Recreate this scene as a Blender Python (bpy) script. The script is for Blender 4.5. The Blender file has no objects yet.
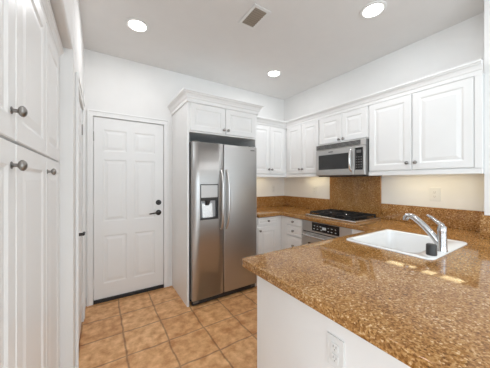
import bpy, bmesh, math, random
from mathutils import Vector, Matrix

random.seed(7)
SC = bpy.context.scene
COL = SC.collection

# ------------------------------------------------------------------ camera, world, added window light, exposure
EYE = 1.335
cam_data = bpy.data.cameras.new('camera')
cam = bpy.data.objects.new('camera', cam_data)
COL.objects.link(cam)
cam.location = (0, 0, EYE)
cam.rotation_euler = (math.pi / 2, 0, -math.atan(145 / 227))
cam_data.sensor_width = 36.0
cam_data.lens = 227 / 490 * 36.0
cam_data.shift_y = -3 / 490
cam_data.clip_start = 0.02
SC.camera = cam

SC.view_settings.view_transform = 'Standard'
SC.view_settings.look = 'None'
SC.view_settings.gamma = 1.0
SC.view_settings.use_curve_mapping = False
SC.view_settings.exposure = 0.46

world = bpy.data.worlds.new('world')
SC.world = world
world.use_nodes = True
world.node_tree.nodes['Background'].inputs[0].default_value = (0.85, 0.92, 1.0, 1)
world.node_tree.nodes['Background'].inputs[1].default_value = 1.0
SC.cycles.diffuse_bounces = 8
SC.cycles.max_bounces = 14


def area_light(name, loc, rot, sx, sy, power, col=(1, 1, 1)):
    d = bpy.data.lights.new(name, 'AREA')
    d.shape = 'RECTANGLE'
    d.size = sx
    d.size_y = sy
    d.energy = power
    d.color = col
    o = bpy.data.objects.new(name, d)
    COL.objects.link(o)
    o.location = loc
    o.rotation_euler = rot
    return o


REAR = -3.2          # the wall behind the viewer, with an added, unseen window
FAR_LEFT = -3.2      # unseen living area, widened to the left to let side light in
# fill light at two unseen windows added behind the viewer
area_light('rear_window_fill', (0.35, REAR + 0.03, 1.35), (math.pi / 2, 0, 0), 3.6, 2.1, 56, (0.79, 0.91, 1.0))
area_light('side_window_fill', (FAR_LEFT + 0.03, -1.25, 1.35), (0, -math.pi / 2, 0), 2.1, 2.6, 46, (0.79, 0.91, 1.0))

BACK = 2.95          # back wall plane
RIGHT = 2.69         # right wall plane
STUB = 2.40          # right wall thickens here (towards the viewer)
STUB_Y = 0.463
LEFT = -0.14
CEIL = 2.74


# ------------------------------------------------------------------ materials
def mat(name):
    m = bpy.data.materials.new(name)
    m.use_nodes = True
    nt = m.node_tree
    return m, nt, nt.nodes['Principled BSDF']


def plain(name, col, rough=0.5, metal=0.0, spec=0.5, noise=0.03, scale=6.0, bump=0.0, bscale=200.0):
    m, nt, b = mat(name)
    b.inputs['Roughness'].default_value = rough
    b.inputs['Metallic'].default_value = metal
    b.inputs['Specular IOR Level'].default_value = spec
    tc = nt.nodes.new('ShaderNodeTexCoord')
    n = nt.nodes.new('ShaderNodeTexNoise')
    n.inputs['Scale'].default_value = scale
    n.inputs['Detail'].default_value = 3
    nt.links.new(tc.outputs['Object'], n.inputs['Vector'])
    r = nt.nodes.new('ShaderNodeValToRGB')
    r.color_ramp.elements[0].position = 0.3
    r.color_ramp.elements[1].position = 0.7
    r.color_ramp.elements[0].color = (*[c * (1 - noise) for c in col], 1)
    r.color_ramp.elements[1].color = (*[min(1, c * (1 + noise)) for c in col], 1)
    nt.links.new(n.outputs['Fac'], r.inputs['Fac'])
    nt.links.new(r.outputs['Color'], b.inputs['Base Color'])
    if bump:
        n2 = nt.nodes.new('ShaderNodeTexNoise')
        n2.inputs['Scale'].default_value = bscale
        nt.links.new(tc.outputs['Object'], n2.inputs['Vector'])
        bp = nt.nodes.new('ShaderNodeBump')
        bp.inputs['Strength'].default_value = bump
        bp.inputs['Distance'].default_value = 0.002
        nt.links.new(n2.outputs['Fac'], bp.inputs['Height'])
        nt.links.new(bp.outputs['Normal'], b.inputs['Normal'])
    return m


def emit(name, col, strength):
    m, nt, b = mat(name)
    b.inputs['Base Color'].default_value = (*col, 1)
    b.inputs['Emission Color'].default_value = (*col, 1)
    b.inputs['Emission Strength'].default_value = strength
    return m


def granite():
    m, nt, b = mat('granite')
    tc = nt.nodes.new('ShaderNodeTexCoord')
    geo = nt.nodes.new('ShaderNodeNewGeometry')
    v = nt.nodes.new('ShaderNodeTexVoronoi')
    v.inputs['Scale'].default_value = 190
    v.inputs['Randomness'].default_value = 1.0
    n = nt.nodes.new('ShaderNodeTexNoise')
    n.inputs['Scale'].default_value = 125
    n.inputs['Detail'].default_value = 5
    n.inputs['Roughness'].default_value = 0.7
    n3 = nt.nodes.new('ShaderNodeTexNoise')
    n3.inputs['Scale'].default_value = 7
    n3.inputs['Detail'].default_value = 4
    for t in (v, n, n3):
        nt.links.new(geo.outputs['Position'], t.inputs['Vector'])
    sep = nt.nodes.new('ShaderNodeSeparateColor')
    nt.links.new(v.outputs['Color'], sep.inputs['Color'])
    r = nt.nodes.new('ShaderNodeValToRGB')
    cr = r.color_ramp
    cr.elements[0].position = 0.0
    cr.elements[0].color = (0.07, 0.027, 0.008, 1)
    cr.elements[1].position = 1.0
    cr.elements[1].color = (0.72, 0.52, 0.30, 1)
    for p, c in ((0.22, (0.19, 0.078, 0.019)), (0.52, (0.345, 0.162, 0.046)), (0.80, (0.48, 0.265, 0.098))):
        e = cr.elements.new(p)
        e.color = (*c, 1)
    mx = nt.nodes.new('ShaderNodeMath')
    mx.operation = 'MULTIPLY_ADD'
    mx.inputs[1].default_value = 0.62
    nt.links.new(sep.outputs['Red'], mx.inputs[0])
    m2 = nt.nodes.new('ShaderNodeMath')
    m2.operation = 'MULTIPLY_ADD'
    m2.inputs[1].default_value = 1.1
    m2.inputs[2].default_value = -0.36
    nt.links.new(n.outputs['Fac'], m2.inputs[0])
    nt.links.new(m2.outputs[0], mx.inputs[2])
    m3 = nt.nodes.new('ShaderNodeMath')
    m3.operation = 'MULTIPLY_ADD'
    m3.inputs[1].default_value = 0.45
    nt.links.new(n3.outputs['Fac'], m3.inputs[0])
    m4 = nt.nodes.new('ShaderNodeMath')
    m4.operation = 'SUBTRACT'
    m4.inputs[1].default_value = 0.225
    nt.links.new(mx.outputs[0], m3.inputs[2])
    nt.links.new(m3.outputs[0], m4.inputs[0])
    # sparse larger pale flecks
    v2 = nt.nodes.new('ShaderNodeTexVoronoi')
    v2.inputs['Scale'].default_value = 120
    nt.links.new(geo.outputs['Position'], v2.inputs['Vector'])
    s2 = nt.nodes.new('ShaderNodeSeparateColor')
    nt.links.new(v2.outputs['Color'], s2.inputs['Color'])
    mr = nt.nodes.new('ShaderNodeMapRange')
    mr.inputs['From Min'].default_value = 0.80
    mr.inputs['From Max'].default_value = 0.95
    mr.inputs['To Max'].default_value = 0.22
    nt.links.new(s2.outputs['Green'], mr.inputs['Value'])
    m5 = nt.nodes.new('ShaderNodeMath')
    nt.links.new(m4.outputs[0], m5.inputs[0])
    nt.links.new(mr.outputs['Result'], m5.inputs[1])
    nt.links.new(m5.outputs[0], r.inputs['Fac'])
    nt.links.new(r.outputs['Color'], b.inputs['Base Color'])
    b.inputs['Roughness'].default_value = 0.06
    b.inputs['IOR'].default_value = 1.5
    return m


def steel(name, col=(0.56, 0.55, 0.54), rough=0.3, vertical=True):
    m, nt, b = mat(name)
    b.inputs['Metallic'].default_value = 1.0
    tc = nt.nodes.new('ShaderNodeTexCoord')
    mp = nt.nodes.new('ShaderNodeMapping')
    mp.inputs['Scale'].default_value = (2, 2, 300) if vertical else (300, 300, 2)
    nt.links.new(tc.outputs['Object'], mp.inputs['Vector'])
    n = nt.nodes.new('ShaderNodeTexNoise')
    n.inputs['Scale'].default_value = 1.0
    n.inputs['Detail'].default_value = 4
    nt.links.new(mp.outputs['Vector'], n.inputs['Vector'])
    r = nt.nodes.new('ShaderNodeMapRange')
    r.inputs['To Min'].default_value = rough - 0.05
    r.inputs['To Max'].default_value = rough + 0.07
    nt.links.new(n.outputs['Fac'], r.inputs['Value'])
    nt.links.new(r.outputs['Result'], b.inputs['Roughness'])
    cr = nt.nodes.new('ShaderNodeValToRGB')
    cr.color_ramp.elements[0].color = (*[c * 0.94 for c in col], 1)
    cr.color_ramp.elements[1].color = (*[c * 1.06 for c in col], 1)
    nt.links.new(n.outputs['Fac'], cr.inputs['Fac'])
    nt.links.new(cr.outputs['Color'], b.inputs['Base Color'])
    return m


def floor_tile():
    m, nt, b = mat('terracotta_tile')
    geo = nt.nodes.new('ShaderNodeNewGeometry')
    # wobble the joints a little, as hand-made tiles do
    nw = nt.nodes.new('ShaderNodeTexNoise')
    nw.inputs['Scale'].default_value = 7
    nt.links.new(geo.outputs['Position'], nw.inputs['Vector'])
    vs = nt.nodes.new('ShaderNodeVectorMath')
    vs.operation = 'MULTIPLY_ADD'
    vs.inputs[1].default_value = (0.03, 0.03, 0.0)
    vs.inputs[2].default_value = (-0.015, -0.015, 0.0)
    nt.links.new(nw.outputs['Color'], vs.inputs[0])
    va = nt.nodes.new('ShaderNodeVectorMath')
    nt.links.new(geo.outputs['Position'], va.inputs[0])
    nt.links.new(vs.outputs[0], va.inputs[1])
    mp = nt.nodes.new('ShaderNodeMapping')
    mp.inputs['Location'].default_value = (-0.172 + 0.314 * 20, -0.345 + 0.32 * 20, 0)
    nt.links.new(va.outputs[0], mp.inputs['Vector'])
    br = nt.nodes.new('ShaderNodeTexBrick')
    br.offset = 0.0
    br.squash = 1.0
    br.inputs['Scale'].default_value = 1.0
    br.inputs['Brick Width'].default_value = 0.314
    br.inputs['Row Height'].default_value = 0.32
    br.inputs['Mortar Size'].default_value = 0.012
    br.inputs['Mortar Smooth'].default_value = 1.0
    br.inputs['Bias'].default_value = 0.0
    br.inputs['Color1'].default_value = (0.72, 0.395, 0.175, 1)
    br.inputs['Color2'].default_value = (0.83, 0.50, 0.245, 1)
    br.inputs['Mortar'].default_value = (0.40, 0.215, 0.10, 1)
    nt.links.new(mp.outputs['Vector'], br.inputs['Vector'])
    n = nt.nodes.new('ShaderNodeTexNoise')
    n.inputs['Scale'].default_value = 13
    n.inputs['Detail'].default_value = 7
    n.inputs['Roughness'].default_value = 0.62
    n.inputs['Distortion'].default_value = 0.1
    nt.links.new(geo.outputs['Position'], n.inputs['Vector'])
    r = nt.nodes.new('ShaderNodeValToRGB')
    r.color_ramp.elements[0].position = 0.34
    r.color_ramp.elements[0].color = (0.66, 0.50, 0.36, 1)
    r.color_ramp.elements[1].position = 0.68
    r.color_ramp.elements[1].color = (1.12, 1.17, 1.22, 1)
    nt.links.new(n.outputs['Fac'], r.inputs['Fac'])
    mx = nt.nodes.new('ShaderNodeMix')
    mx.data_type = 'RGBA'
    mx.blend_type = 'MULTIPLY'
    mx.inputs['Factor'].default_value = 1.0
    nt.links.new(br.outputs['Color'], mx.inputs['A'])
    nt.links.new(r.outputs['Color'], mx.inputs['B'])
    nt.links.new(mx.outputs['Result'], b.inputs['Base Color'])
    b.inputs['Roughness'].default_value = 0.42
    inv = nt.nodes.new('ShaderNodeMath')
    inv.operation = 'SUBTRACT'
    inv.inputs[0].default_value = 1.0
    nt.links.new(br.outputs['Fac'], inv.inputs[1])
    bp = nt.nodes.new('ShaderNodeBump')
    bp.inputs['Strength'].default_value = 0.5
    bp.inputs['Distance'].default_value = 0.004
    nt.links.new(inv.outputs[0], bp.inputs['Height'])
    nt.links.new(bp.outputs['Normal'], b.inputs['Normal'])
    return m


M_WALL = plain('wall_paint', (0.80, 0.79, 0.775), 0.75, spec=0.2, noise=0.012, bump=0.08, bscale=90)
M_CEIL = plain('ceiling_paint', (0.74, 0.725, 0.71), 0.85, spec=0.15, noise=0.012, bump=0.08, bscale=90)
M_CAB = plain('cabinet_paint', (0.815, 0.81, 0.80), 0.34, spec=0.45, noise=0.008)
M_DOOR = plain('door_paint', (0.815, 0.81, 0.80), 0.4, spec=0.4, noise=0.008)
M_GAP = plain('cabinet_shadow_gap', (0.42, 0.41, 0.40), 0.6, noise=0.01)
M_GRAN = granite()
M_STEEL = steel('brushed_steel', (0.485, 0.475, 0.465), 0.40)
M_STEELL = steel('polished_steel', (0.70, 0.69, 0.68), 0.22)
M_STEELM = steel('bright_brushed_steel', (0.66, 0.65, 0.64), 0.33, vertical=False)
M_NICKEL = steel('brushed_nickel', (0.31, 0.295, 0.28), 0.30)
M_CHROME = steel('brushed_chrome', (0.56, 0.56, 0.57), 0.18)
M_DARK = plain('dark_grey_plastic', (0.035, 0.034, 0.033), 0.45, noise=0.05)
M_MID = plain('mid_grey_plastic', (0.16, 0.155, 0.15), 0.4, noise=0.03)
M_BLACK = plain('black_glass', (0.012, 0.012, 0.013), 0.08, noise=0.05)
M_SMOKE = plain('smoked_glass', (0.045, 0.045, 0.045), 0.12, noise=0.05)
M_IRON = plain('black_cast_iron', (0.014, 0.014, 0.015), 0.5, noise=0.2, scale=60)
M_BRONZE = plain('dark_bronze', (0.035, 0.03, 0.028), 0.35, metal=0.6, noise=0.1)
M_TILE = floor_tile()
M_BOUNCE_CARPET = plain('neutral_bounce_carpet', (0.62, 0.60, 0.57), 0.95, spec=0.05, noise=0.08, scale=120)  # unseen carpet, added to cut the warm floor bounce
M_SINK = plain('white_enamel', (0.86, 0.86, 0.855), 0.12, spec=0.5, noise=0.005)
M_PLASTIC = plain('white_plastic', (0.74, 0.735, 0.72), 0.35, noise=0.006)
M_VENT = plain('tan_vent_metal', (0.30, 0.25, 0.20), 0.5, noise=0.04)
M_VENTD = plain('vent_duct', (0.12, 0.10, 0.08), 0.8, noise=0.05)
M_GLYPH = plain('pale_display_marks', (0.62, 0.66, 0.68), 0.5, noise=0.02)
M_LAMP = emit('lamp_glow', (1.0, 0.97, 0.93), 6.0)
M_UNDER = emit('under_cabinet_glow', (1.0, 0.85, 0.50), 2.4)
M_FRIDGE_SIDE = plain('grey_fridge_side', (0.09, 0.088, 0.085), 0.5, noise=0.03)
M_FROST = plain('grey_dispenser_panel', (0.58, 0.575, 0.57), 0.35, metal=0.2, noise=0.02)
M_GLASS = plain('window_glass', (0.9, 0.95, 1.0), 0.05, noise=0.0)


# ------------------------------------------------------------------ object helpers
def new_root(name, loc, label=None, cat=None, group=None, kind=None):
    o = bpy.data.objects.new(name, None)
    COL.objects.link(o)
    o.location = loc
    o.empty_display_size = 0.1
    tag(o, label, cat, group, kind)
    return o


def tag(o, label=None, cat=None, group=None, kind=None):
    for k, v in (('label', label), ('category', cat), ('group', group), ('kind', kind)):
        if v:
            o[k] = v
    return o


def origin_of(o):
    p = Vector((0, 0, 0))
    while o is not None:
        p += Vector(o.location)
        o = o.parent
    return p


def finish(name, bm, material, parent=None, origin=None, smooth=False, angle=35):
    bmesh.ops.remove_doubles(bm, verts=bm.verts, dist=1e-6)
    bmesh.ops.recalc_face_normals(bm, faces=bm.faces)
    off = origin_of(parent) if parent is not None else Vector(origin if origin is not None else (0, 0, 0))
    bmesh.ops.translate(bm, verts=bm.verts, vec=-off)
    me = bpy.data.meshes.new(name)
    bm.to_mesh(me)
    bm.free()
    me.materials.append(material)
    if smooth:
        for p in me.polygons:
            p.use_smooth = True
        try:
            me.set_sharp_from_angle(angle=math.radians(angle))
        except Exception:
            pass
    o = bpy.data.objects.new(name, me)
    COL.objects.link(o)
    if parent is not None:
        o.parent = parent
    else:
        o.location = off
    return o


def add_box(bm, x0, x1, y0, y1, z0, z1, bev=0.0, seg=2):
    xs, ys, zs = sorted((x0, x1)), sorted((y0, y1)), sorted((z0, z1))
    v = [bm.verts.new((x, y, z)) for x in xs for y in ys for z in zs]
    fs = [(0, 1, 3, 2), (4, 6, 7, 5), (0, 4, 5, 1), (2, 3, 7, 6), (0, 2, 6, 4), (1, 5, 7, 3)]
    faces = [bm.faces.new([v[i] for i in f]) for f in fs]
    if bev > 0:
        edges = set(e for f in faces for e in f.edges)
        bmesh.ops.bevel(bm, geom=list(edges), offset=bev, segments=seg, affect='EDGES', profile=0.5)
    return bm


def box(*a, **k):
    return add_box(bmesh.new(), *a, **k)


def add_tube(bm, pts, rad, seg=12, cap=True):
    """a round bar along pts; rad may be one radius or one for each point"""
    pts = [Vector(p) for p in pts]
    rs = rad if isinstance(rad, (list, tuple)) else [rad] * len(pts)
    rings = []
    prev = None
    for i, p in enumerate(pts):
        if i == 0:
            t = pts[1] - pts[0]
        elif i == len(pts) - 1:
            t = pts[-1] - pts[-2]
        else:
            t = (pts[i + 1] - pts[i]).normalized() + (pts[i] - pts[i - 1]).normalized()
        t.normalize()
        if prev is None:
            a = Vector((0, 0, 1)) if abs(t.z) < 0.9 else Vector((1, 0, 0))
            nrm = t.cross(a).normalized()
        else:
            nrm = (prev - t * prev.dot(t)).normalized()
        prev = nrm
        bn = t.cross(nrm)
        rings.append([bm.verts.new(p + (nrm * math.cos(q) + bn * math.sin(q)) * rs[i])
                      for q in [2 * math.pi * k / seg for k in range(seg)]])
    for a, b in zip(rings, rings[1:]):
        for k in range(seg):
            bm.faces.new((a[k], a[(k + 1) % seg], b[(k + 1) % seg], b[k]))
    if cap:
        bm.faces.new(rings[0])
        bm.faces.new(rings[-1])
    return bm


def add_lathe(bm, base, axis, prof, seg=20):
    """prof: (distance along axis, radius)"""
    base, ax = Vector(base), Vector(axis).normalized()
    return add_tube_prof(bm, base, ax, prof, seg)


def add_tube_prof(bm, base, ax, prof, seg):
    a = Vector((0, 0, 1)) if abs(ax.z) < 0.9 else Vector((1, 0, 0))
    u = ax.cross(a).normalized()
    w = ax.cross(u)
    rings = []
    for d, r in prof:
        c = base + ax * d
        if r < 1e-6:
            rings.append([bm.verts.new(c)])
        else:
            rings.append([bm.verts.new(c + (u * math.cos(q) + w * math.sin(q)) * r)
                          for q in [2 * math.pi * k / seg for k in range(seg)]])
    for r0, r1 in zip(rings, rings[1:]):
        for k in range(seg):
            k2 = (k + 1) % seg
            if len(r0) == 1 and len(r1) == 1:
                continue
            if len(r0) == 1:
                bm.faces.new((r0[0], r1[k2], r1[k]))
            elif len(r1) == 1:
                bm.faces.new((r0[k], r0[k2], r1[0]))
            else:
                bm.faces.new((r0[k], r0[k2], r1[k2], r1[k]))
    if len(rings[0]) > 1:
        bm.faces.new(rings[0])
    if len(rings[-1]) > 1:
        bm.faces.new(rings[-1])
    return bm


class Face:
    """a vertical working plane: point p(u, v, n) = along the wall, up, out of the wall"""
    def __init__(self, axis, plane):
        self.axis, self.plane = axis, plane

    def p(self, u, v, n=0.0):
        if self.axis == '-y':
            return Vector((u, self.plane - n, v))
        if self.axis == '-x':
            return Vector((self.plane - n, u, v))
        if self.axis == '+x':
            return Vector((self.plane + n, u, v))
        if self.axis == '+y':
            return Vector((u, self.plane + n, v))

    def out(self):
        return {'-y': Vector((0, -1, 0)), '-x': Vector((-1, 0, 0)), '+x': Vector((1, 0, 0)), '+y': Vector((0, 1, 0))}[self.axis]

    def box(self, u0, u1, v0, v1, n0, n1, bev=0.0, bm=None, seg=2):
        a, b = self.p(u0, v0, n0), self.p(u1, v1, n1)
        return add_box(bm or bmesh.new(), a.x, b.x, a.y, b.y, a.z, b.z, bev, seg)


def panel_slab(face, u0, u1, v0, v1, thick, panels, groove=0.006, w1=0.010, w2=0.006, w3=0.026, edge=0.003):
    """a door leaf: flat frame with moulded, raised panels; back at n=0, front at n=thick"""
    bm = bmesh.new()
    us = sorted({u0, u1, *[p[0] for p in panels], *[p[1] for p in panels]})
    vs = sorted({v0, v1, *[p[2] for p in panels], *[p[3] for p in panels]})
    e = edge
    cache = {}

    def vert(u, v, n):
        k = (round(u, 5), round(v, 5), round(n, 5))
        if k not in cache:
            cache[k] = bm.verts.new(face.p(u, v, n))
        return cache[k]

    def pull(u, lo, hi):
        return u + e if abs(u - lo) < 1e-6 else (u - e if abs(u - hi) < 1e-6 else u)

    for i in range(len(us) - 1):
        for j in range(len(vs) - 1):
            a0, a1, b0, b1 = us[i], us[i + 1], vs[j], vs[j + 1]
            cu, cv = (a0 + a1) / 2, (b0 + b1) / 2
            inside = [p for p in panels if p[0] < cu < p[1] and p[2] < cv < p[3]]
            if inside:
                continue
            q = [(a0, b0), (a1, b0), (a1, b1), (a0, b1)]
            bm.faces.new([vert(pull(u, u0, u1), pull(v, v0, v1), thick) for u, v in q])
    for (a0, a1, b0, b1) in panels:
        # points on the panel border, so that it joins the frame cells
        ub = [u for u in us if a0 - 1e-6 <= u <= a1 + 1e-6]
        vb = [v for v in vs if b0 - 1e-6 <= v <= b1 + 1e-6]
        ring_pts = [(u, b0) for u in ub] + [(a1, v) for v in vb[1:]] + [(u, b1) for u in reversed(ub[:-1])] + [(a0, v) for v in reversed(vb[1:-1])]
        ins, dep = [0, w1, w1 + w2, w1 + w2 + w3], [thick, thick - groove, thick - groove, thick - groove * 0.15]
        prev = None
        for d, n in zip(ins, dep):
            ring = [vert(min(max(u, a0 + d), a1 - d), min(max(v, b0 + d), b1 - d), n) for u, v in ring_pts]
            if prev:
                for k in range(len(ring)):
                    k2 = (k + 1) % len(ring)
                    f = []
                    for w in (prev[k], prev[k2], ring[k2], ring[k]):
                        if w not in f:
                            f.append(w)
                    if len(f) >= 3:
                        bm.faces.new(f)
            prev = ring
        f = []
        for w in prev:
            if w not in f:
                f.append(w)
        bm.faces.new(f)
    # sides and back
    brd = [(u, v0) for u in us] + [(u1, v) for v in vs[1:]] + [(u, v1) for u in reversed(us[:-1])] + [(u0, v) for v in reversed(vs[1:-1])]
    r0 = [vert(pull(u, u0, u1), pull(v, v0, v1), thick) for u, v in brd]
    r1 = [vert(u, v, thick - e) for u, v in brd]
    r2 = [vert(u, v, 0) for u, v in brd]
    for a, b in ((r0, r1), (r1, r2)):
        for k in range(len(a)):
            k2 = (k + 1) % len(a)
            bm.faces.new((a[k], a[k2], b[k2], b[k]))
    bm.faces.new(r2)
    return bm


def knob_mesh(face, u, v, n, r=0.0155):
    bm = bmesh.new()
    k = r / 0.0155
    return add_lathe(bm, face.p(u, v, n), face.out(),
                     [(0, .010 * k), (.002, .010 * k), (.004, .0055 * k), (.013 * k, .005 * k), (.016 * k, .011 * k), (.020 * k, .015 * k),
                      (.025 * k, .0155 * k), (.029 * k, .012 * k), (.032 * k, .006 * k), (.033 * k, 0)], 20)


def cabinet_door(root, face, u0, u1, v0, v1, n=0.0, knob=None, name='door', frame=0.06, thick=0.02):
    d = finish(name, panel_slab(face, u0, u1, v0, v1, thick, [(u0 + frame, u1 - frame, v0 + frame, v1 - frame)])
               if n == 0 else panel_slab(Face(face.axis, face.p(0, 0, n).y if 'y' in face.axis else face.p(0, 0, n).x),
                                         u0, u1, v0, v1, thick, [(u0 + frame, u1 - frame, v0 + frame, v1 - frame)]), M_CAB, root)
    if knob:
        finish('knob', knob_mesh(face, knob[0], knob[1], n + thick), M_NICKEL, d, smooth=True, angle=50)
    return d


def drawer_front(root, face, u0, u1, v0, v1, thick=0.02, frame=0.022):
    d = finish('drawer', panel_slab(face, u0, u1, v0, v1, thick, [(u0 + frame, u1 - frame, v0 + frame, v1 - frame)],
                                    groove=0.004, w1=0.005, w2=0.003, w3=0.008), M_CAB, root)
    finish('knob', knob_mesh(face, (u0 + u1) / 2, (v0 + v1) / 2, thick), M_NICKEL, d, smooth=True, angle=50)
    return d


CROWN = [(0.0, 0.0), (0.008, 0.0), (0.010, 0.030), (0.015, 0.036), (0.018, 0.048), (0.026, 0.066), (0.036, 0.076), (0.036, 0.082), (0.043, 0.086), (0.043, 0.100), (0.0, 0.100)]


def crown_sweep(path, outs, z0, prof=CROWN, k=1.0, wide=1.0):
    """path: plan points on the cabinet face line; outs: mitred outward plan vectors for each point"""
    bm = bmesh.new()
    rings = []
    for (x, y), (ox, oy) in zip(path, outs):
        rings.append([bm.verts.new((x + ox * d * k * wide, y + oy * d * k * wide, z0 + h * k)) for d, h in prof])
    m = len(prof)
    for a, b in zip(rings, rings[1:]):
        for i in range(m):
            j = (i + 1) % m
            bm.faces.new((a[i], a[j], b[j], b[i]))
    bm.faces.new(rings[0])
    bm.faces.new(rings[-1])
    return bm


# ------------------------------------------------------------------ the room
def struct(name, bm, m, **k):
    o = finish(name, bm, m, **k)
    o['kind'] = 'structure'
    return o


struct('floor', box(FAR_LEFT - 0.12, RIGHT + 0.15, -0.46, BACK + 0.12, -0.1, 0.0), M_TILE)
struct('floor_living', box(FAR_LEFT - 0.12, RIGHT + 0.15, REAR - 0.1, -0.46, -0.1, 0.0), M_BOUNCE_CARPET)  # unseen floor, made pale for neutral bounce and fridge reflection
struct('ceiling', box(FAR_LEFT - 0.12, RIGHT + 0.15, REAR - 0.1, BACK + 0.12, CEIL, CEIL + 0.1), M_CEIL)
# back wall with the doorway (0..0.70 wide opening for door_1)
D0, D1, DH = -0.062, 0.675, 2.04
bm = bmesh.new()
add_box(bm, LEFT - 0.12, D0, BACK, BACK + 0.12, 0, CEIL)
add_box(bm, D1, RIGHT + 0.12, BACK, BACK + 0.12, 0, CEIL)
add_box(bm, D0, D1, BACK, BACK + 0.12, DH, CEIL)
struct('wall_back', bm, M_WALL)
struct('wall_right', box(RIGHT, RIGHT + 0.12, STUB_Y, BACK, 0, CEIL), M_WALL)
struct('wall_right_near', box(STUB, RIGHT + 0.12, REAR, STUB_Y, 0, CEIL, bev=0.0), M_WALL)
# left wall: doorway wall, then the pantry recess with a soffit over it
PEND = 1.76
L0, L1, LH = 1.965, 2.64, 2.01
bm = bmesh.new()
add_box(bm, LEFT - 0.12, LEFT, PEND, L0, 0, CEIL)
add_box(bm, LEFT - 0.12, LEFT, L1, BACK, 0, CEIL)
add_box(bm, LEFT - 0.12, LEFT, L0, L1, LH, CEIL)
add_box(bm, -0.85, LEFT - 0.12, PEND, PEND + 0.1, 0, CEIL)
struct('wall_left', bm, M_WALL)
# rounded corner bead where the recess meets the wall and the soffit
bm = bmesh.new()
add_box(bm, -0.85, LEFT, 0.40, PEND, 2.145, CEIL, bev=0.012, seg=3)
struct('wall_soffit', bm, M_WALL)
struct('wall_pantry', box(-0.95, -0.85, 0.40, PEND, 0, CEIL), M_WALL)
struct('wall_left_near', box(-0.85, LEFT, 0.40, 0.452, 0, 2.145), M_WALL)  # unseen recess end, cut short so side light gets past
struct('wall_living_front', box(FAR_LEFT, -0.95, 0.40, 0.50, 0, CEIL), M_WALL)


def window_wall(name, win, axis, plane, a0, a1, w0, w1, z0, z1):
    def bx(bm, u0, u1, v0, v1, n0, n1):
        if axis == 'y':
            return add_box(bm, u0, u1, plane - n1, plane - n0, v0, v1)
        return add_box(bm, plane - n1, plane - n0, u0, u1, v0, v1)
    bm = bmesh.new()
    bx(bm, a0, w0, 0, CEIL, 0, 0.1)
    bx(bm, w1, a1, 0, CEIL, 0, 0.1)
    bx(bm, w0, w1, 0, z0, 0, 0.1)
    bx(bm, w0, w1, z1, CEIL, 0, 0.1)
    struct(name, bm, M_WALL)
    mid = (w0 + w1) / 2
    w = new_root(win, (mid, plane, z0) if axis == 'y' else (plane, mid, z0), kind='structure')
    bm = bmesh.new()
    for a in (w0, mid - 0.03, w1 - 0.06):
        bx(bm, a, a + 0.06, z0, z1, -0.02, 0.06)
    for a, b in ((w0 + 0.06, mid - 0.03), (mid + 0.03, w1 - 0.06)):
        bx(bm, a, b, z0, z0 + 0.06, -0.02, 0.06)
        bx(bm, a, b, z1 - 0.06, z1, -0.02, 0.06)
    finish('window_frame', bm, M_DOOR, w)
    bm = bmesh.new()
    bx(bm, w0, w1, z0, z1, 0.03, 0.036)
    finish('pane', bm, M_GLASS, w)


window_wall('wall_rear', 'added_window_rear', 'y', REAR, FAR_LEFT, STUB, -1.45, 2.15, 0.3, 2.4)  # unseen rear window, added as a light source
window_wall('wall_far_left', 'added_window_side', 'x', FAR_LEFT, REAR, 0.40, -2.60, 0.10, 0.3, 2.4)  # unseen side window, added to brighten the peninsula end panel

# trim round the back door
CW = 0.062


def casing(u0, u1, top, face, name, w0=CW, w1=CW):
    bm = bmesh.new()
    t = top + CW
    for a, b, c in ((u0 - w0, u0, u0 - w0), (u1, u1 + w1, u1 + w1 - 0.016)):
        face.box(a if c != a else a + 0.016, b if c == a else c, 0, top, 0.0005, 0.012, 0.002, bm)
        face.box(c, c + 0.016, 0, t, 0.0005, 0.018, 0.003, bm)
    face.box(u0 - w0 + 0.016, u1 + w1 - 0.016, top, t - 0.016, 0.0005, 0.012, 0.002, bm)
    face.box(u0 - w0 + 0.016, u1 + w1 - 0.016, t - 0.016, t, 0.0005, 0.018, 0.003, bm)
    # jamb behind, closing the gap round the leaf
    face.box(u0, u0 + 0.012, 0, top, -0.11, -0.047, 0, bm)
    face.box(u1 - 0.012, u1, 0, top, -0.11, -0.047, 0, bm)
    face.box(u0 + 0.012, u1 - 0.012, top - 0.012, top, -0.11, -0.047, 0, bm)
    return struct(name, bm, M_DOOR)


FB = Face('-y', BACK)
FL = Face('+x', LEFT)
casing(D0, D1, DH, FB, 'trim_1', w0=0.055)
casing(L0, L1, LH, FL, 'trim_2')


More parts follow.
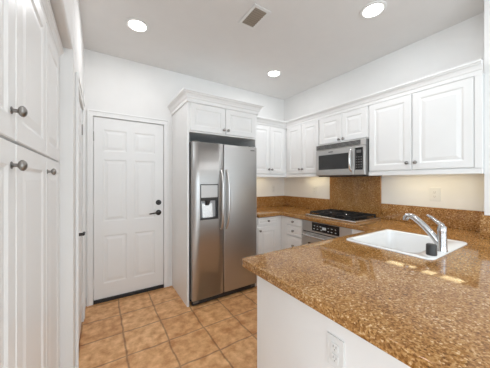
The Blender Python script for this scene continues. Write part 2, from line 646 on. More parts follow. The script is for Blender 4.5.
def room_door(name, face, u0, u1, top, bottom, back_n, label, hinge_u, lever_u, lever_dir, stiles, rails, deadbolt):
    """six-panel door; back_n: where the leaf's back sits relative to the wall plane"""
    root = new_root(name, face.p((u0 + u1) / 2, 0, 0), label=label, cat='door', kind='structure')
    pl = face.p(0, 0, back_n)
    f2 = Face(face.axis, pl.y if 'y' in face.axis else pl.x)
    pans = [(a, b, c, d) for a, b in stiles for c, d in rails]
    finish('leaf', panel_slab(f2, u0 + 0.004, u1 - 0.004, bottom, top - 0.005, 0.04, pans, groove=0.006, w1=0.013, w2=0.010, w3=0.024, edge=0.002), M_DOOR, root)
    n = back_n + 0.04
    for z in (0.22, 1.03, 1.82):
        bm = bmesh.new()
        add_tube(bm, [face.p(hinge_u, z - 0.05, n + 0.004), face.p(hinge_u, z + 0.05, n + 0.004)], 0.005, 8)
        finish('hinge', bm, M_NICKEL if z > 1.5 else M_DOOR, root, smooth=True)
    # lever
    h = new_bm = bmesh.new()
    zl = 0.945
    add_lathe(h, face.p(lever_u, zl, n), face.out(), [(0, .033), (.006, .033), (.010, .028), (.012, .012), (.042, .011), (.046, 0.011), (.046, 0)], 24)
    c = face.p(lever_u, zl, n + 0.042)
    pts = [face.p(lever_u + lever_dir * t, zl + dz, n + 0.042 + dn) for t, dz, dn in ((-.008, 0, 0), (.03, .001, .002), (.07, -.002, .003), (.10, -.006, 0), (.112, -.007, -.003))]
    add_tube(h, pts, [.010, .0095, .008, .0075, .006], 12)
    finish('handle', h, M_BRONZE, root, smooth=True)
    if deadbolt:
        bm = bmesh.new()
        add_lathe(bm, face.p(lever_u, zl + 0.125, n), face.out(), [(0, .032), (.008, .032), (.013, .026), (.013, .018), (.020, .016), (.020, 0)], 24)
        finish('deadbolt', bm, M_BRONZE, root, smooth=True)
    return root


d1 = room_door('door_1', FB, D0, D1, DH, 0.035, -0.045, 'white six panel door with dark deadbolt and lever in the back wall',
               D0 + 0.002, 0.612, -1, ((0.030, 0.262), (0.340, 0.572)), ((0.20, 0.73), (0.885, 1.575), (1.665, 1.905)), True)
finish('door_sweep', box(D0 + 0.002, D1 - 0.002, BACK - 0.012, BACK + 0.05, 0.002, 0.040, bev=0.003), M_IRON, d1)
# jamb and header behind the leaf
d2 = room_door('door_2', FL, L0, L1, LH, 0.012, -0.045, 'white door with dark lever handle in the left wall beyond the pantry',
               L1 - 0.002, L0 + 0.075, 1, ((L0 + 0.1, L0 + 0.30), (L0 + 0.375, L0 + 0.575)), ((0.20, 0.73), (0.885, 1.575), (1.665, 1.88)), False)

BBP = 0.10


def baseboard(name, face, u0, u1):
    bm = face.box(u0, u1, 0, 0.085, 0, 0.012, 0.003)
    face.box(u0, u1, 0.07, 0.10, 0, 0.008, 0.003, bm)
    return struct(name, bm, M_DOOR)


baseboard('baseboard_back', FB, D1 + CW, 0.775)
baseboard('baseboard_left', FL, L1 + CW, BACK - 0.02)
baseboard('baseboard_left_near', FL, PEND, L0 - CW)

# ------------------------------------------------------------------ refrigerator housing
FY = 2.35
root = new_root('tall_cabinet', (0.795, BACK, 0), 'white fridge surround with tall side panel and two small doors above the steel fridge', 'cabinet')
finish('side_panel', box(0.775, 0.798, FY, BACK - 0.002, 0, 2.19, bev=0.002), M_CAB, root)
finish('side_panel', box(1.655, 1.677, FY, BACK - 0.002, 0, 2.19, bev=0.002), M_CAB, root)
finish('carcass', box(0.798, 1.655, FY + 0.003, BACK - 0.002, 1.86, 2.19), M_CAB, root)
finish('back_panel', box(0.798, 1.655, BACK - 0.02, BACK - 0.002, 0.02, 1.86), M_CAB, root)
ff = Face('-y', FY + 0.003)
cabinet_door(root, ff, 0.806, 1.222, 1.875, 2.168, knob=(1.197, 1.918), frame=0.055)
cabinet_door(root, ff, 1.228, 1.648, 1.875, 2.168, knob=(1.253, 1.918), frame=0.055)
xa, xb = 0.775, 1.677
finish('crown_molding', crown_sweep([(xa, BACK - 0.003), (xa, FY - 0.018), (xb, FY - 0.018), (xb, 2.58)], [(-1, 0), (-1, -1), (1, -1), (1, 0)], 2.17, k=1.15, wide=1.2), M_CAB, root)

# ------------------------------------------------------------------ refrigerator
X0, X1, XM = 0.815, 1.640, 1.180
FF = 2.295
fr = new_root('refrigerator', ((X0 + X1) / 2, BACK - 0.35, 0), 'stainless steel side by side refrigerator with dispenser and twin handles', 'refrigerator')
finish('body', box(X0 + 0.004, X1 - 0.004, 2.385, BACK - 0.05, 0.03, 1.74, bev=0.006), M_FRIDGE_SIDE, fr)
DX0, DX1, DZ0, DZ1 = 0.900, 1.112, 0.915, 1.300   # dispenser


def fridge_door(x0, x1, hole=None):
    bm = bmesh.new()
    if not hole:
        return add_box(bm, x0, x1, FF, 2.378, 0.068, 1.752, bev=0.010, seg=3)
    hx0, hx1, hz0, hz1 = hole
    # frame of four bars sharing corners, then bevel only the outer edges
    xs, zs = [x0, hx0, hx1, x1], [0.068, hz0, hz1, 1.752]
    V = {}
    for i, x in enumerate(xs):
        for j, z in enumerate(zs):
            for k, y in enumerate((FF, 2.378)):
                V[i, j, k] = bm.verts.new((x, y, z))
    for i in range(3):
        for j in range(3):
            if i == 1 and j == 1:
                continue
            for k in (0, 1):
                bm.faces.new([V[i, j, k], V[i + 1, j, k], V[i + 1, j + 1, k], V[i, j + 1, k]])
    for i in range(3):
        for j in (0, 3):
            bm.faces.new([V[i, j, 0], V[i + 1, j, 0], V[i + 1, j, 1], V[i, j, 1]])
            bm.faces.new([V[j, i, 0], V[j, i + 1, 0], V[j, i + 1, 1], V[j, i, 1]])
    bm.faces.new([V[1, 1, 0], V[2, 1, 0], V[2, 1, 1], V[1, 1, 1]])
    bm.faces.new([V[1, 2, 0], V[2, 2, 0], V[2, 2, 1], V[1, 2, 1]])
    bm.faces.new([V[1, 1, 0], V[1, 2, 0], V[1, 2, 1], V[1, 1, 1]])
    bm.faces.new([V[2, 1, 0], V[2, 2, 0], V[2, 2, 1], V[2, 1, 1]])
    bm.edges.ensure_lookup_table()
    ed = [e for e in bm.edges if all(abs(v.co.y - FF) < 1e-6 for v in e.verts) and
          (all(abs(v.co.x - x0) < 1e-6 for v in e.verts) or all(abs(v.co.x - x1) < 1e-6 for v in e.verts) or
           all(abs(v.co.z - 0.068) < 1e-6 for v in e.verts) or all(abs(v.co.z - 1.752) < 1e-6 for v in e.verts))]
    bmesh.ops.bevel(bm, geom=ed, offset=0.010, segments=3, affect='EDGES', profile=0.5)
    return bm


def bow_handle(x, lean):
    bm = bmesh.new()
    pts = []
    z0, z1 = 0.80, 1.455
    for i in range(17):
        t = i / 16
        s = math.sin(math.pi * t)
        pts.append((x + lean * 0.006 * s, FF - 0.012 - 0.045 * min(1, s * 1.5) ** 0.8, z0 + (z1 - z0) * t))
    pts = [(x, FF + 0.002, z0)] + pts + [(x, FF + 0.002, z1)]
    return add_tube(bm, pts, [0.013] + [0.012 + 0.004 * math.sin(math.pi * i / 16) for i in range(17)] + [0.013], 14)


ld = finish('freezer_door', fridge_door(X0, XM - 0.003, (DX0, DX1, DZ0, DZ1)), M_STEEL, fr, smooth=True)
finish('handle', bow_handle(1.148, -1), M_STEELM, ld, smooth=True)
rd = finish('fridge_door', fridge_door(XM + 0.003, X1), M_STEEL, fr, smooth=True)
finish('handle', bow_handle(1.213, 1), M_STEELM, rd, smooth=True)
finish('nameplate', box(1.545, 1.605, FF - 0.0015, FF + 0.001, 1.700, 1.712), M_MID, rd)
dp = finish('dispenser', (lambda bm: (
    add_box(bm, DX0 + 0.001, DX0 + 0.008, FF - 0.004, FF + 0.075, DZ0, DZ1, bev=0.001),
    add_box(bm, DX1 - 0.008, DX1 - 0.001, FF - 0.004, FF + 0.075, DZ0, DZ1, bev=0.001),
    add_box(bm, DX0 + 0.001, DX1 - 0.001, FF - 0.004, FF + 0.075, DZ1 - 0.010, DZ1 - 0.001, bev=0.001),
    add_box(bm, DX0 + 0.001, DX1 - 0.001, FF - 0.006, FF + 0.075, DZ0 + 0.001, DZ0 + 0.020, bev=0.002), bm)[-1])(bmesh.new()), M_DARK, fr)
finish('niche_back', box(DX0 + 0.008, DX1 - 0.008, FF + 0.060, FF + 0.068, DZ0 + 0.02, DZ1 - 0.01), M_FROST, dp)
finish('control_panel', box(DX0 + 0.008, DX1 - 0.008, FF - 0.005, FF + 0.02, 1.155, DZ1 - 0.010, bev=0.002), M_FROST, dp)
finish('chute', add_lathe(add_box(bmesh.new(), DX0 + 0.01, DX1 - 0.01, FF + 0.006, FF + 0.07, 1.12, 1.155, bev=0.004), (1.000, FF + 0.035, 1.07), (0, 0, 1), [(0, .018), (.05, .030)], 16), M_DARK, dp)
finish('paddle', (lambda bm: (bmesh.ops.create_cube(bm, size=1, matrix=Matrix.Translation((1.000, FF + 0.045, 1.01)) @ Matrix.Rotation(-0.12, 4, 'X') @ Matrix.Diagonal((0.12, 0.008, 0.155, 1))), bm)[-1])(bmesh.new()), M_STEELL, dp)
finish('kick_grille', (lambda bm: [add_box(bm, X0 + 0.01, X1 - 0.01, FF + 0.03, FF + 0.06, 0.012, 0.06)] + [add_box(bm, X0 + 0.06, X1 - 0.06, FF + 0.026, FF + 0.031, 0.018 + 0.011 * i, 0.023 + 0.011 * i) for i in range(4)] and bm)(bmesh.new()), M_DARK, fr)
for x in (X0 + 0.045, X1 - 0.045):
    bm = bmesh.new()
    add_tube(bm, [(x - 0.02, FF + 0.055, 0.022), (x + 0.02, FF + 0.055, 0.022)], 0.022, 14)
    add_box(bm, x - 0.028, x + 0.028, FF + 0.015, FF + 0.06, 0.035, 0.062, bev=0.003)
    finish('roller', bm, M_MID, fr)
for x in (X0 + 0.05, X1 - 0.05):
    finish('hinge_cover', box(x - 0.035, x + 0.035, FF + 0.03, FF + 0.16, 1.735, 1.765, bev=0.005), M_FRIDGE_SIDE, fr)

# ------------------------------------------------------------------ wall cabinets
UB, UT = 1.39, 2.13          # underside and top of the wall cabinets
DB, DT = 1.438, 2.118        # door edges
RX = 2.38                    # cabinet front behind the doors (doors end at 2.36)
BY = 2.57


def wall_cabinet(label, boxes, doors, face, knob_z=1.50, bottom=UB, dbot=DB, origin=(0, 0, 0)):
    root = new_root('wall_cabinet', origin, label, 'cabinet')
    bm = bmesh.new()
    for b in boxes:
        add_box(bm, *b)
    finish('carcass', bm, M_CAB, root)
    for (u0, u1, ku) in doors:
        cabinet_door(root, face, min(u0, u1), max(u0, u1), dbot, DT, knob=(ku, knob_z), frame=0.055)
    return root


FBU = Face('-y', BY)
FRU = Face('-x', RX)
c1 = wall_cabinet('white two door wall cabinet on the back wall right of the fridge surround',
                  [(1.679, RIGHT - 0.002, BY, BACK - 0.002, UB + 0.04, UT)],
                  [(1.690, 2.052, 2.027), (2.058, 2.335, 2.083)], FBU, origin=(2.1, BACK, UB))
finish('light_rail', box(1.679, RX - 0.004, BY - 0.016, BY + 0.004, UB, UB + 0.04, bev=0.003), M_CAB, c1)
c2 = wall_cabinet('white two door wall cabinet in the corner left of the microwave',
                  [(RX, RIGHT - 0.002, 1.943, BY - 0.003, UB + 0.04, UT)],
                  [(2.515, 2.243, 2.268), (2.237, 1.952, 2.212)], FRU, origin=(RIGHT, 2.24, UB))
finish('light_rail', box(RX - 0.016, RX + 0.004, 1.943, BY - 0.018, UB, UB + 0.04, bev=0.003), M_CAB, c2)
c3 = wall_cabinet('short white two door wall cabinet above the microwave',
                  [(RX, RIGHT - 0.002, 1.307, 1.940, 1.782, UT)],
                  [(1.932, 1.618, 1.643), (1.612, 1.315, 1.587)], FRU, knob_z=1.820, dbot=1.795, origin=(RIGHT, 1.62, 1.782))
c4 = wall_cabinet('large white two door wall cabinet right of the microwave above the sink',
                  [(RX, RIGHT - 0.002, STUB_Y + 0.002, 1.304, UB + 0.04, UT)],
                  [(1.296, 0.916, 0.945), (0.908, 0.512, 0.880)], FRU, origin=(RIGHT, 0.9, UB))
finish('light_rail', box(RX - 0.016, RX + 0.004, STUB_Y + 0.002, 1.304, UB, UB + 0.04, bev=0.003), M_CAB, c4)
finish('filler_strip', box(RX - 0.018, RX, STUB_Y + 0.002, 0.508, UB + 0.042, UT, bev=0.002), M_CAB, c4)
finish('end_panel', box(RX + 0.004, RIGHT - 0.004, STUB_Y + 0.002, STUB_Y + 0.016, UB, UB + 0.04), M_CAB, c4)
# crown moulding along both runs
cy0 = BY - 0.012
cx0 = RX - 0.012
cr = finish('crown_molding', crown_sweep([(1.745, cy0), (cx0, cy0), (cx0, STUB_Y + 0.002)], [(0, -1), (-1, -1), (-1, 0)], 2.122, k=1.0), M_CAB, origin=(cx0, cy0, 2.122))
tag(cr, 'white stepped crown moulding running along the tops of the corner wall cabinets', 'molding')


# under cabinet light fixtures
def under_light(name_loc, x0, x1, y0, y1, label):
    r = new_root('under_cabinet_light', ((x0 + x1) / 2, (y0 + y1) / 2, UB), label, 'light', group='under cabinet lights')
    finish('housing', box(x0, x1, y0, y1, UB + 0.022, UB + 0.0395, bev=0.003), M_PLASTIC, r)
    finish('diffuser', box(x0 + 0.012, x1 - 0.012, y0 + 0.012, y1 - 0.012, UB + 0.012, UB + 0.022, bev=0.003), M_UNDER, r)
    area_light('under_cabinet_lamp', ((x0 + x1) / 2, (y0 + y1) / 2, UB + 0.008), (0, 0, 0), max(0.02, x1 - x0 - 0.03), max(0.02, y1 - y0 - 0.03), 0.09, (1.0, 0.93, 0.80))
    return r


under_light(0, 2.40, 2.57, 0.58, 1.19, 'long warm light fixture under the large wall cabinet above the sink')
under_light(0, 2.50, 2.62, 2.02, 2.42, 'warm light fixture under the corner wall cabinet left of the microwave')
under_light(0, 1.78, 2.30, 2.72, 2.84, 'warm light fixture under the wall cabinet right of the fridge')

# ------------------------------------------------------------------ base cabinets
CT0, CT1 = 0.871, 0.914
LY = 2.355                   # back run front (doors end 2.335)
LX = 2.09                    # right run front (doors end 2.07)
OV0, OV1 = 1.312, 1.948      # oven span
FBL = Face('-y', LY)
FRL = Face('-x', LX)
b1 = new_root('base_cabinet', (1.9, BACK, 0), 'white base cabinet with one drawer over one door right of the fridge', 'cabinet')
finish('carcass', box(1.679, LX - 0.002, LY, BACK - 0.002, 0.10, CT0 - 0.001), M_CAB, b1)
finish('toe_kick', box(1.679, LX - 0.002, LY + 0.06, BACK - 0.01, 0, 0.10), M_CAB, b1)
drawer_front(b1, FBL, 1.690, 2.010, 0.770, 0.862)
cabinet_door(b1, FBL, 1.690, 2.010, 0.115, 0.742, knob=(1.716, 0.700), frame=0.055)
b2 = new_root('drawer_cabinet', (RIGHT, 2.2, 0), 'white bank of knobbed drawers in the corner left of the oven', 'cabinet')
finish('carcass', box(LX, RIGHT - 0.002, OV1 + 0.003, BACK - 0.004, 0.10, CT0 - 0.001), M_CAB, b2)
finish('toe_kick', box(LX + 0.06, RIGHT - 0.01, OV1 + 0.003, LY + 0.1, 0, 0.10), M_CAB, b2)
for z0, z1 in ((0.775, 0.862), (0.640, 0.763), (0.40, 0.628), (0.115, 0.388)):
    drawer_front(b2, FRL, OV1 + 0.012, 2.235, z0, z1)
b3 = new_root('base_cabinet', (RIGHT, 1.2, 0), 'narrow white base cabinet front between the oven and the peninsula', 'cabinet')
finish('carcass', box(LX - 0.02, RIGHT - 0.002, 1.035, OV0 - 0.003, 0.10, CT0 - 0.001, bev=0.002), M_CAB, b3)
finish('toe_kick', box(LX + 0.06, RIGHT - 0.01, 1.035, OV0 - 0.003, 0, 0.10), M_CAB, b3)
# peninsula
PX0, PY1 = 0.738, 1.03
PN = -0.02                   # near end of the peninsula
b4 = new_root('peninsula_cabinet', (1.6, 0.5, 0), 'white peninsula base with a flat end panel under the granite overhang', 'cabinet')
bm = bmesh.new()
add_box(bm, PX0, PX0 + 0.02, PN, PY1, 0, CT0 - 0.001)
add_box(bm, PX0 + 0.02, STUB - 0.002, PN, PN + 0.02, 0, CT0 - 0.001)
add_box(bm, PX0 + 0.02, LX - 0.025, PY1 - 0.022, PY1 - 0.002, 0.10, CT0 - 0.001)
finish('carcass', bm, M_CAB, b4)
finish('toe_kick', box(PX0 + 0.02, LX - 0.025, PY1 - 0.08, PY1 - 0.06, 0, 0.10), M_CAB, b4)
fpk = Face('+y', PY1 - 0.002)
for u0, u1, ku in ((0.765, 1.18, 1.155), (1.19, 1.60, 1.215), (1.61, 2.05, 1.635)):
    cabinet_door(b4, fpk, u0, u1, 0.115, 0.862, knob=(ku, 0.80), frame=0.055)
finish('baseboard', box(PX0 - 0.012, PX0, PN, PY1 - 0.06, 0, 0.09, bev=0.003), M_CAB, b4)

# ------------------------------------------------------------------ granite worktop
SX0, SX1, SY0, SY1 = 1.470, 2.090, 0.474, 0.990      # sink rim
HX0, HX1, HY0, HY1 = SX0 + 0.02, SX1 - 0.02, SY0 + 0.02, SY1 - 0.02
KX0, KX1, KY0, KY1 = 2.17, 2.58, 1.36, 1.90          # cooktop cut-out
CX, CYB, CPY = 2.050, 2.310, 1.060                   # front edges
PEX = 0.648                                          # peninsula free edge
PNE = -0.06
xs = sorted({PEX, HX0, HX1, CX, 1.679, KX0, KX1, STUB, RIGHT})
ys = sorted({PNE, HY0, HY1, STUB_Y, CPY, KY0, KY1, CYB, BACK})


def keep(x, y):
    if HX0 < x < HX1 and HY0 < y < HY1:
        return False
    if KX0 < x < KX1 and KY0 < y < KY1:
        return False
    if y < STUB_Y:
        return x < STUB
    if y < CPY:
        return True
    if y < CYB:
        return x > CX
    return x > 1.679


bm = bmesh.new()
V = {}


def gv(i, j, k):
    if (i, j, k) not in V:
        V[i, j, k] = bm.verts.new((xs[i] - (0.001 if i == len(xs) - 1 else 0), ys[j] - (0.001 if j == len(ys) - 1 else 0), (CT0, CT1)[k]))
    return V[i, j, k]


cells = {(i, j) for i in range(len(xs) - 1) for j in range(len(ys) - 1) if keep((xs[i] + xs[i + 1]) / 2, (ys[j] + ys[j + 1]) / 2)}
for (i, j) in cells:
    for k in (0, 1):
        bm.faces.new([gv(i, j, k), gv(i + 1, j, k), gv(i + 1, j + 1, k), gv(i, j + 1, k)])
    for di, dj, (a, b) in ((-1, 0, ((i, j), (i, j + 1))), (1, 0, ((i + 1, j), (i + 1, j + 1))), (0, -1, ((i, j), (i + 1, j))), (0, 1, ((i, j + 1), (i + 1, j + 1)))):
        if (i + di, j + dj) not in cells:
            bm.faces.new([gv(*a, 0), gv(*b, 0), gv(*b, 1), gv(*a, 1)])
bmesh.ops.recalc_face_normals(bm, faces=bm.faces)
# round the free corner of the peninsula, then ease the long edges
ve = [e for e in bm.edges if all(abs(v.co.x - PEX) < 1e-6 and abs(v.co.y - CPY) < 1e-6 for v in e.verts)]
bmesh.ops.bevel(bm, geom=ve, offset=0.022, segments=4, affect='EDGES', profile=0.5)


def free(v):
    return v.co.x < PEX + 0.03 or v.co.y < PNE + 1e-4 or (abs(v.co.y - CPY) < 0.03 and v.co.x < CX + 1e-4) or (abs(v.co.x - CX) < 1e-4 and v.co.y > CPY - 1e-4) or (abs(v.co.y - CYB) < 1e-4 and v.co.x < CX + 1e-4)


ed = []
for e in bm.edges:
    if len(e.link_faces) == 2 and abs(e.verts[0].co.z - e.verts[1].co.z) < 1e-6 and all(free(v) for v in e.verts):
        n0, n1 = e.link_faces[0].normal, e.link_faces[1].normal
        if abs(n0.dot(n1)) < 0.1:
            ed.append(e)
bmesh.ops.bevel(bm, geom=ed, offset=0.005, segments=3, affect='EDGES', profile=0.5)
ct = finish('countertop', bm, M_GRAN, origin=(2.0, 1.0, CT1), smooth=True, angle=40)
tag(ct, 'polished brown granite countertop wrapping the kitchen and ending in the peninsula', 'countertop')

BS = 1.083
for x0, x1, y0, y1, z1, lab in (
        (1.679, RIGHT - 0.021, BACK - 0.021, BACK - 0.001, BS, 'low brown granite backsplash strip along the back wall beside the fridge'),
        (RIGHT - 0.021, RIGHT - 0.001, 2.012, BACK - 0.001, BS, 'low brown granite backsplash strip from the room corner to the cooktop'),
        (RIGHT - 0.022, RIGHT - 0.001, 1.335, 2.010, UB + 0.006, 'tall brown granite backsplash panel between cooktop and microwave'),
        (RIGHT - 0.021, RIGHT - 0.001, STUB_Y + 0.002, 1.333, BS, 'long low brown granite backsplash strip under the wall outlet behind the sink'),
        (STUB - 0.021, STUB - 0.001, PNE + 0.02, STUB_Y + 0.02, BS, 'brown granite backsplash end piece on the near wall at the right edge')):
    o = finish('backsplash', box(x0, x1, y0, y1, CT1 + 0.0005, z1, bev=0.003), M_GRAN, origin=((x0 + x1) / 2, (y0 + y1) / 2, CT1))
    tag(o, lab, 'backsplash', 'granite backsplash pieces')

# ------------------------------------------------------------------ sink
sk = new_root('sink', ((SX0 + SX1) / 2, (SY0 + SY1) / 2, CT1), 'white drop-in sink set in the granite peninsula', 'sink')


def rrect(x0, x1, y0, y1, r, n=6):
    pts = []
    for cx, cy, a0 in ((x1 - r, y1 - r, 0), (x0 + r, y1 - r, 90), (x0 + r, y0 + r, 180), (x1 - r, y0 + r, 270)):
        for k in range(n + 1):
            a = math.radians(a0 + 90 * k / n)
            pts.append((cx + r * math.cos(a), cy + r * math.sin(a)))
    return pts


def sink_mesh():
    bm = bmesh.new()
    bx0, bx1, by0, by1 = SX0 + 0.035, SX1 - 0.035, SY0 + 0.095, SY1 - 0.03
    loops = [(rrect(SX0, SX1, SY0, SY1, 0.045), CT1 + 0.001), (rrect(SX0, SX1, SY0, SY1, 0.045), CT1 + 0.005),
             (rrect(SX0 + 0.006, SX1 - 0.006, SY0 + 0.006, SY1 - 0.006, 0.03), CT1 + 0.009),
             (rrect(bx0 - 0.008, bx1 + 0.008, by0 - 0.008, by1 + 0.008, 0.062), CT1 + 0.009),
             (rrect(bx0, bx1, by0, by1, 0.055), CT1 + 0.003),
             (rrect(bx0 + 0.014, bx1 - 0.014, by0 + 0.014, by1 - 0.014, 0.05), CT1 - 0.150),
             (rrect(bx0 + 0.04, bx1 - 0.04, by0 + 0.04, by1 - 0.04, 0.04), CT1 - 0.185)]
    rings = [[bm.verts.new((x, y, z)) for x, y in pts] for pts, z in loops]
    for a, b in zip(rings, rings[1:]):
        for k in range(len(a)):
            k2 = (k + 1) % len(a)
            bm.faces.new((a[k], a[k2], b[k2], b[k]))
    bm.faces.new(rings[-1])
    # outside of the bowl
    outer = [[bm.verts.new((x, y, z)) for x, y in pts] for pts, z in (
        (rrect(HX0 + 0.004, HX1 - 0.004, HY0 + 0.004, HY1 - 0.004, 0.05), CT1 + 0.001),
        (rrect(bx0 - 0.004, bx1 + 0.004, by0 - 0.004, by1 + 0.004, 0.05), CT1 - 0.03),
        (rrect(bx0 + 0.005, bx1 - 0.005, by0 + 0.005, by1 - 0.005, 0.05), CT1 - 0.160),
        (rrect(bx0 + 0.03, bx1 - 0.03, by0 + 0.03, by1 - 0.03, 0.04), CT1 - 0.195))]
    for a, b in zip([rings[0]] + outer, outer):
        for k in range(len(a)):
            k2 = (k + 1) % len(a)
            bm.faces.new((a[k], b[k], b[k2], a[k2]))
    bm.faces.new(outer[-1])
    return bm


finish('basin', sink_mesh(), M_SINK, sk, smooth=True, angle=45)
bm = bmesh.new()
add_lathe(bm, (1.805, 0.76, CT1 - 0.1849), (0, 0, 1), [(0, .045), (.004, .043), (.004, .032), (.001, .030), (.001, 0)], 24)
finish('drain', bm, M_CHROME, sk, smooth=True)

# faucet on the near rim of the sink
RZ = CT1 + 0.009
FXX, FYY = 1.700, 0.503
fc = new_root('faucet', (FXX, FYY, RZ), 'brushed chrome single lever faucet with pull-out spout on the sink rim', 'faucet')
bm = bmesh.new()
add_lathe(bm, (FXX, FYY, RZ), (0, 0, 1), [(0, .027), (.004, .027), (.010, .0255), (.03, .0245), (.10, .0225), (.118, .0235), (.124, .024), (.142, .021), (.152, .012), (.155, 0)], 24)
finish('body', bm, M_CHROME, fc, smooth=True, angle=50)
bm = bmesh.new()
sp = [(0, .005, .030), (0, .020, .050), (0, .045, .085), (0, .080, .125), (0, .112, .156), (0, .140, .178), (0, .160, .186), (0, .177, .184), (0, .187, .172), (0, .190, .155)]
add_tube(bm, [(FXX + a, FYY + b, RZ + c) for a, b, c in sp], [.018, .019, .019, .0185, .018, .0175, .0175, .018, .018, .017], 16)
finish('spout', bm, M_CHROME, fc, smooth=True, angle=60)
bm = bmesh.new()
hp = [(0, -.004, .146), (0, .012, .160), (0, .032, .176), (0, .052, .192), (0, .066, .200), (0, .074, .201)]
add_tube(bm, [(FXX + a, FYY + b, RZ + c) for a, b, c in hp], [.015, .012, .0095, .0085, .0075, .005], 12)
finish('lever', bm, M_CHROME, fc, smooth=True, angle=60)
bm = bmesh.new()
add_lathe(bm, (1.560, 0.508, RZ), (0, 0, 1), [(0, .024), (.004, .0255), (.010, .025), (.055, .0245), (.060, .021), (.062, .012), (.062, 0)], 20)
o = finish('air_gap_cap', bm, M_DARK, origin=(1.560, 0.508, RZ), smooth=True, angle=40)
tag(o, 'small black cylindrical cap on the white sink rim beside the faucet', 'cap')

# ------------------------------------------------------------------ cooktop
KT = CT1
KFX0, KFX1, KFY0, KFY1 = 2.130, 2.620, 1.305, 1.955
ck = new_root('cooktop', ((KFX0 + KFX1) / 2, (KFY0 + KFY1) / 2, KT), 'black gas cooktop with steel rim and cast iron grates on the granite', 'cooktop')
finish('tray', box(KFX0, KFX1, KFY0, KFY1, KT + 0.0005, KT + 0.020, bev=0.006), M_STEELL, ck)
finish('glass_top', box(KFX0 + 0.022, KFX1 - 0.022, KFY0 + 0.022, KFY1 - 0.022, KT + 0.016, KT + 0.0225, bev=0.002), M_BLACK, ck)
kz = KT + 0.0225
burn = [(2.265, 1.79, .036), (2.265, 1.47, .030), (2.49, 1.79, .030), (2.49, 1.47, .040)]
for x, y, r in burn:
    bm = bmesh.new()
    add_lathe(bm, (x, y, kz), (0, 0, 1), [(0, r + .012), (.006, r + .010), (.008, r), (.014, r), (.016, r - .004), (.018, r - .004), (.018, 0)], 20)
    finish('burner', bm, M_IRON, ck, smooth=True)
for y0, y1 in ((1.345, 1.622), (1.638, 1.915)):
    bm = bmesh.new()
    t, zt, h = 0.013, kz + 0.030, 0.014
    xa, xb = 2.17, 2.585
    for x in (xa, xa + 0.098, (xa + xb) / 2 - t / 2, xb - t - 0.098, xb - t):
        add_box(bm, x, x + t, y0, y1, zt - h, zt, bev=0.002)
    for y in (y0, (y0 + y1) / 2 - t / 2, y1 - t):
        add_box(bm, xa, xb, y, y + t, zt - h, zt, bev=0.002)
    for x in (xa, (xa + xb) / 2 - t / 2, xb - t):
        for y in (y0, y1 - t):
            add_box(bm, x, x + t, y, y + t, kz, zt - h + 0.001)
    finish('grate', bm, M_IRON, ck)
for i in range(4):
    bm = bmesh.new()
    add_lathe(bm, (2.3775, 1.46 + 0.106 * i, kz), (0, 0, 1), [(0, .019), (.004, .019), (.006, .016), (.022, .014), (.024, .012), (.024, 0)], 18)
    finish('knob', bm, M_STEELL if i % 2 else M_IRON, ck, smooth=True)

# ------------------------------------------------------------------ oven
ov = new_root('oven', (RIGHT - 0.3, (OV0 + OV1) / 2, 0.1), 'stainless steel built-in oven with black control panel under the cooktop', 'oven')
finish('body', box(LX + 0.005, RIGHT - 0.03, OV0, OV1, 0.10, CT0 - 0.002), M_FRIDGE_SIDE, ov)
finish('plinth', box(LX + 0.05, RIGHT - 0.03, OV0, OV1, 0.0, 0.10), M_CAB, ov)
FO = Face('-x', LX + 0.005)
cp = finish('control_panel', FO.box(OV0 + 0.002, OV1 - 0.002, 0.745, CT0 - 0.004, 0, 0.028, 0.003), M_STEELM, ov)
finish('display', FO.box(1.440, 1.795, 0.765, 0.862, 0.027, 0.031, 0.001), M_BLACK, cp)
bm = bmesh.new()
for i in range(7):
    for j in range(2):
        u = 1.475 + i * 0.046 + random.uniform(-.004, .004)
        if i == 3:
            continue
        finish('button_mark', FO.box(u, u + random.uniform(.014, .026), 0.787 + j * 0.034, 0.794 + j * 0.034, 0.030, 0.0318), M_GLYPH, cp)
finish('clock_display', FO.box(1.600, 1.650, 0.795, 0.826, 0.030, 0.0318), M_GLYPH, cp)
od = finish('oven_door', FO.box(OV0 + 0.002, OV1 - 0.002, 0.19, 0.735, 0, 0.036, 0.004), M_STEELM, ov)
finish('window', FO.box(OV0 + 0.10, OV1 - 0.10, 0.30, 0.62, 0.035, 0.038, 0.001), M_BLACK, od)
bm = bmesh.new()
add_tube(bm, [FO.p(OV0 + 0.05, 0.705, 0.075), FO.p(OV1 - 0.05, 0.705, 0.075)], 0.012, 14)
for u in (OV0 + 0.07, OV1 - 0.07):
    add_tube(bm, [FO.p(u, 0.705, 0.03), FO.p(u, 0.705, 0.075)], 0.009, 10)
finish('handle', bm, M_STEELL, od, smooth=True)
finish('vent_strip', FO.box(OV0 + 0.01, OV1 - 0.01, 0.734, 0.747, 0, 0.02), M_DARK, ov)
finish('bottom_drawer', FO.box(OV0 + 0.002, OV1 - 0.002, 0.105, 0.182, 0, 0.034, 0.004), M_STEELM, ov)

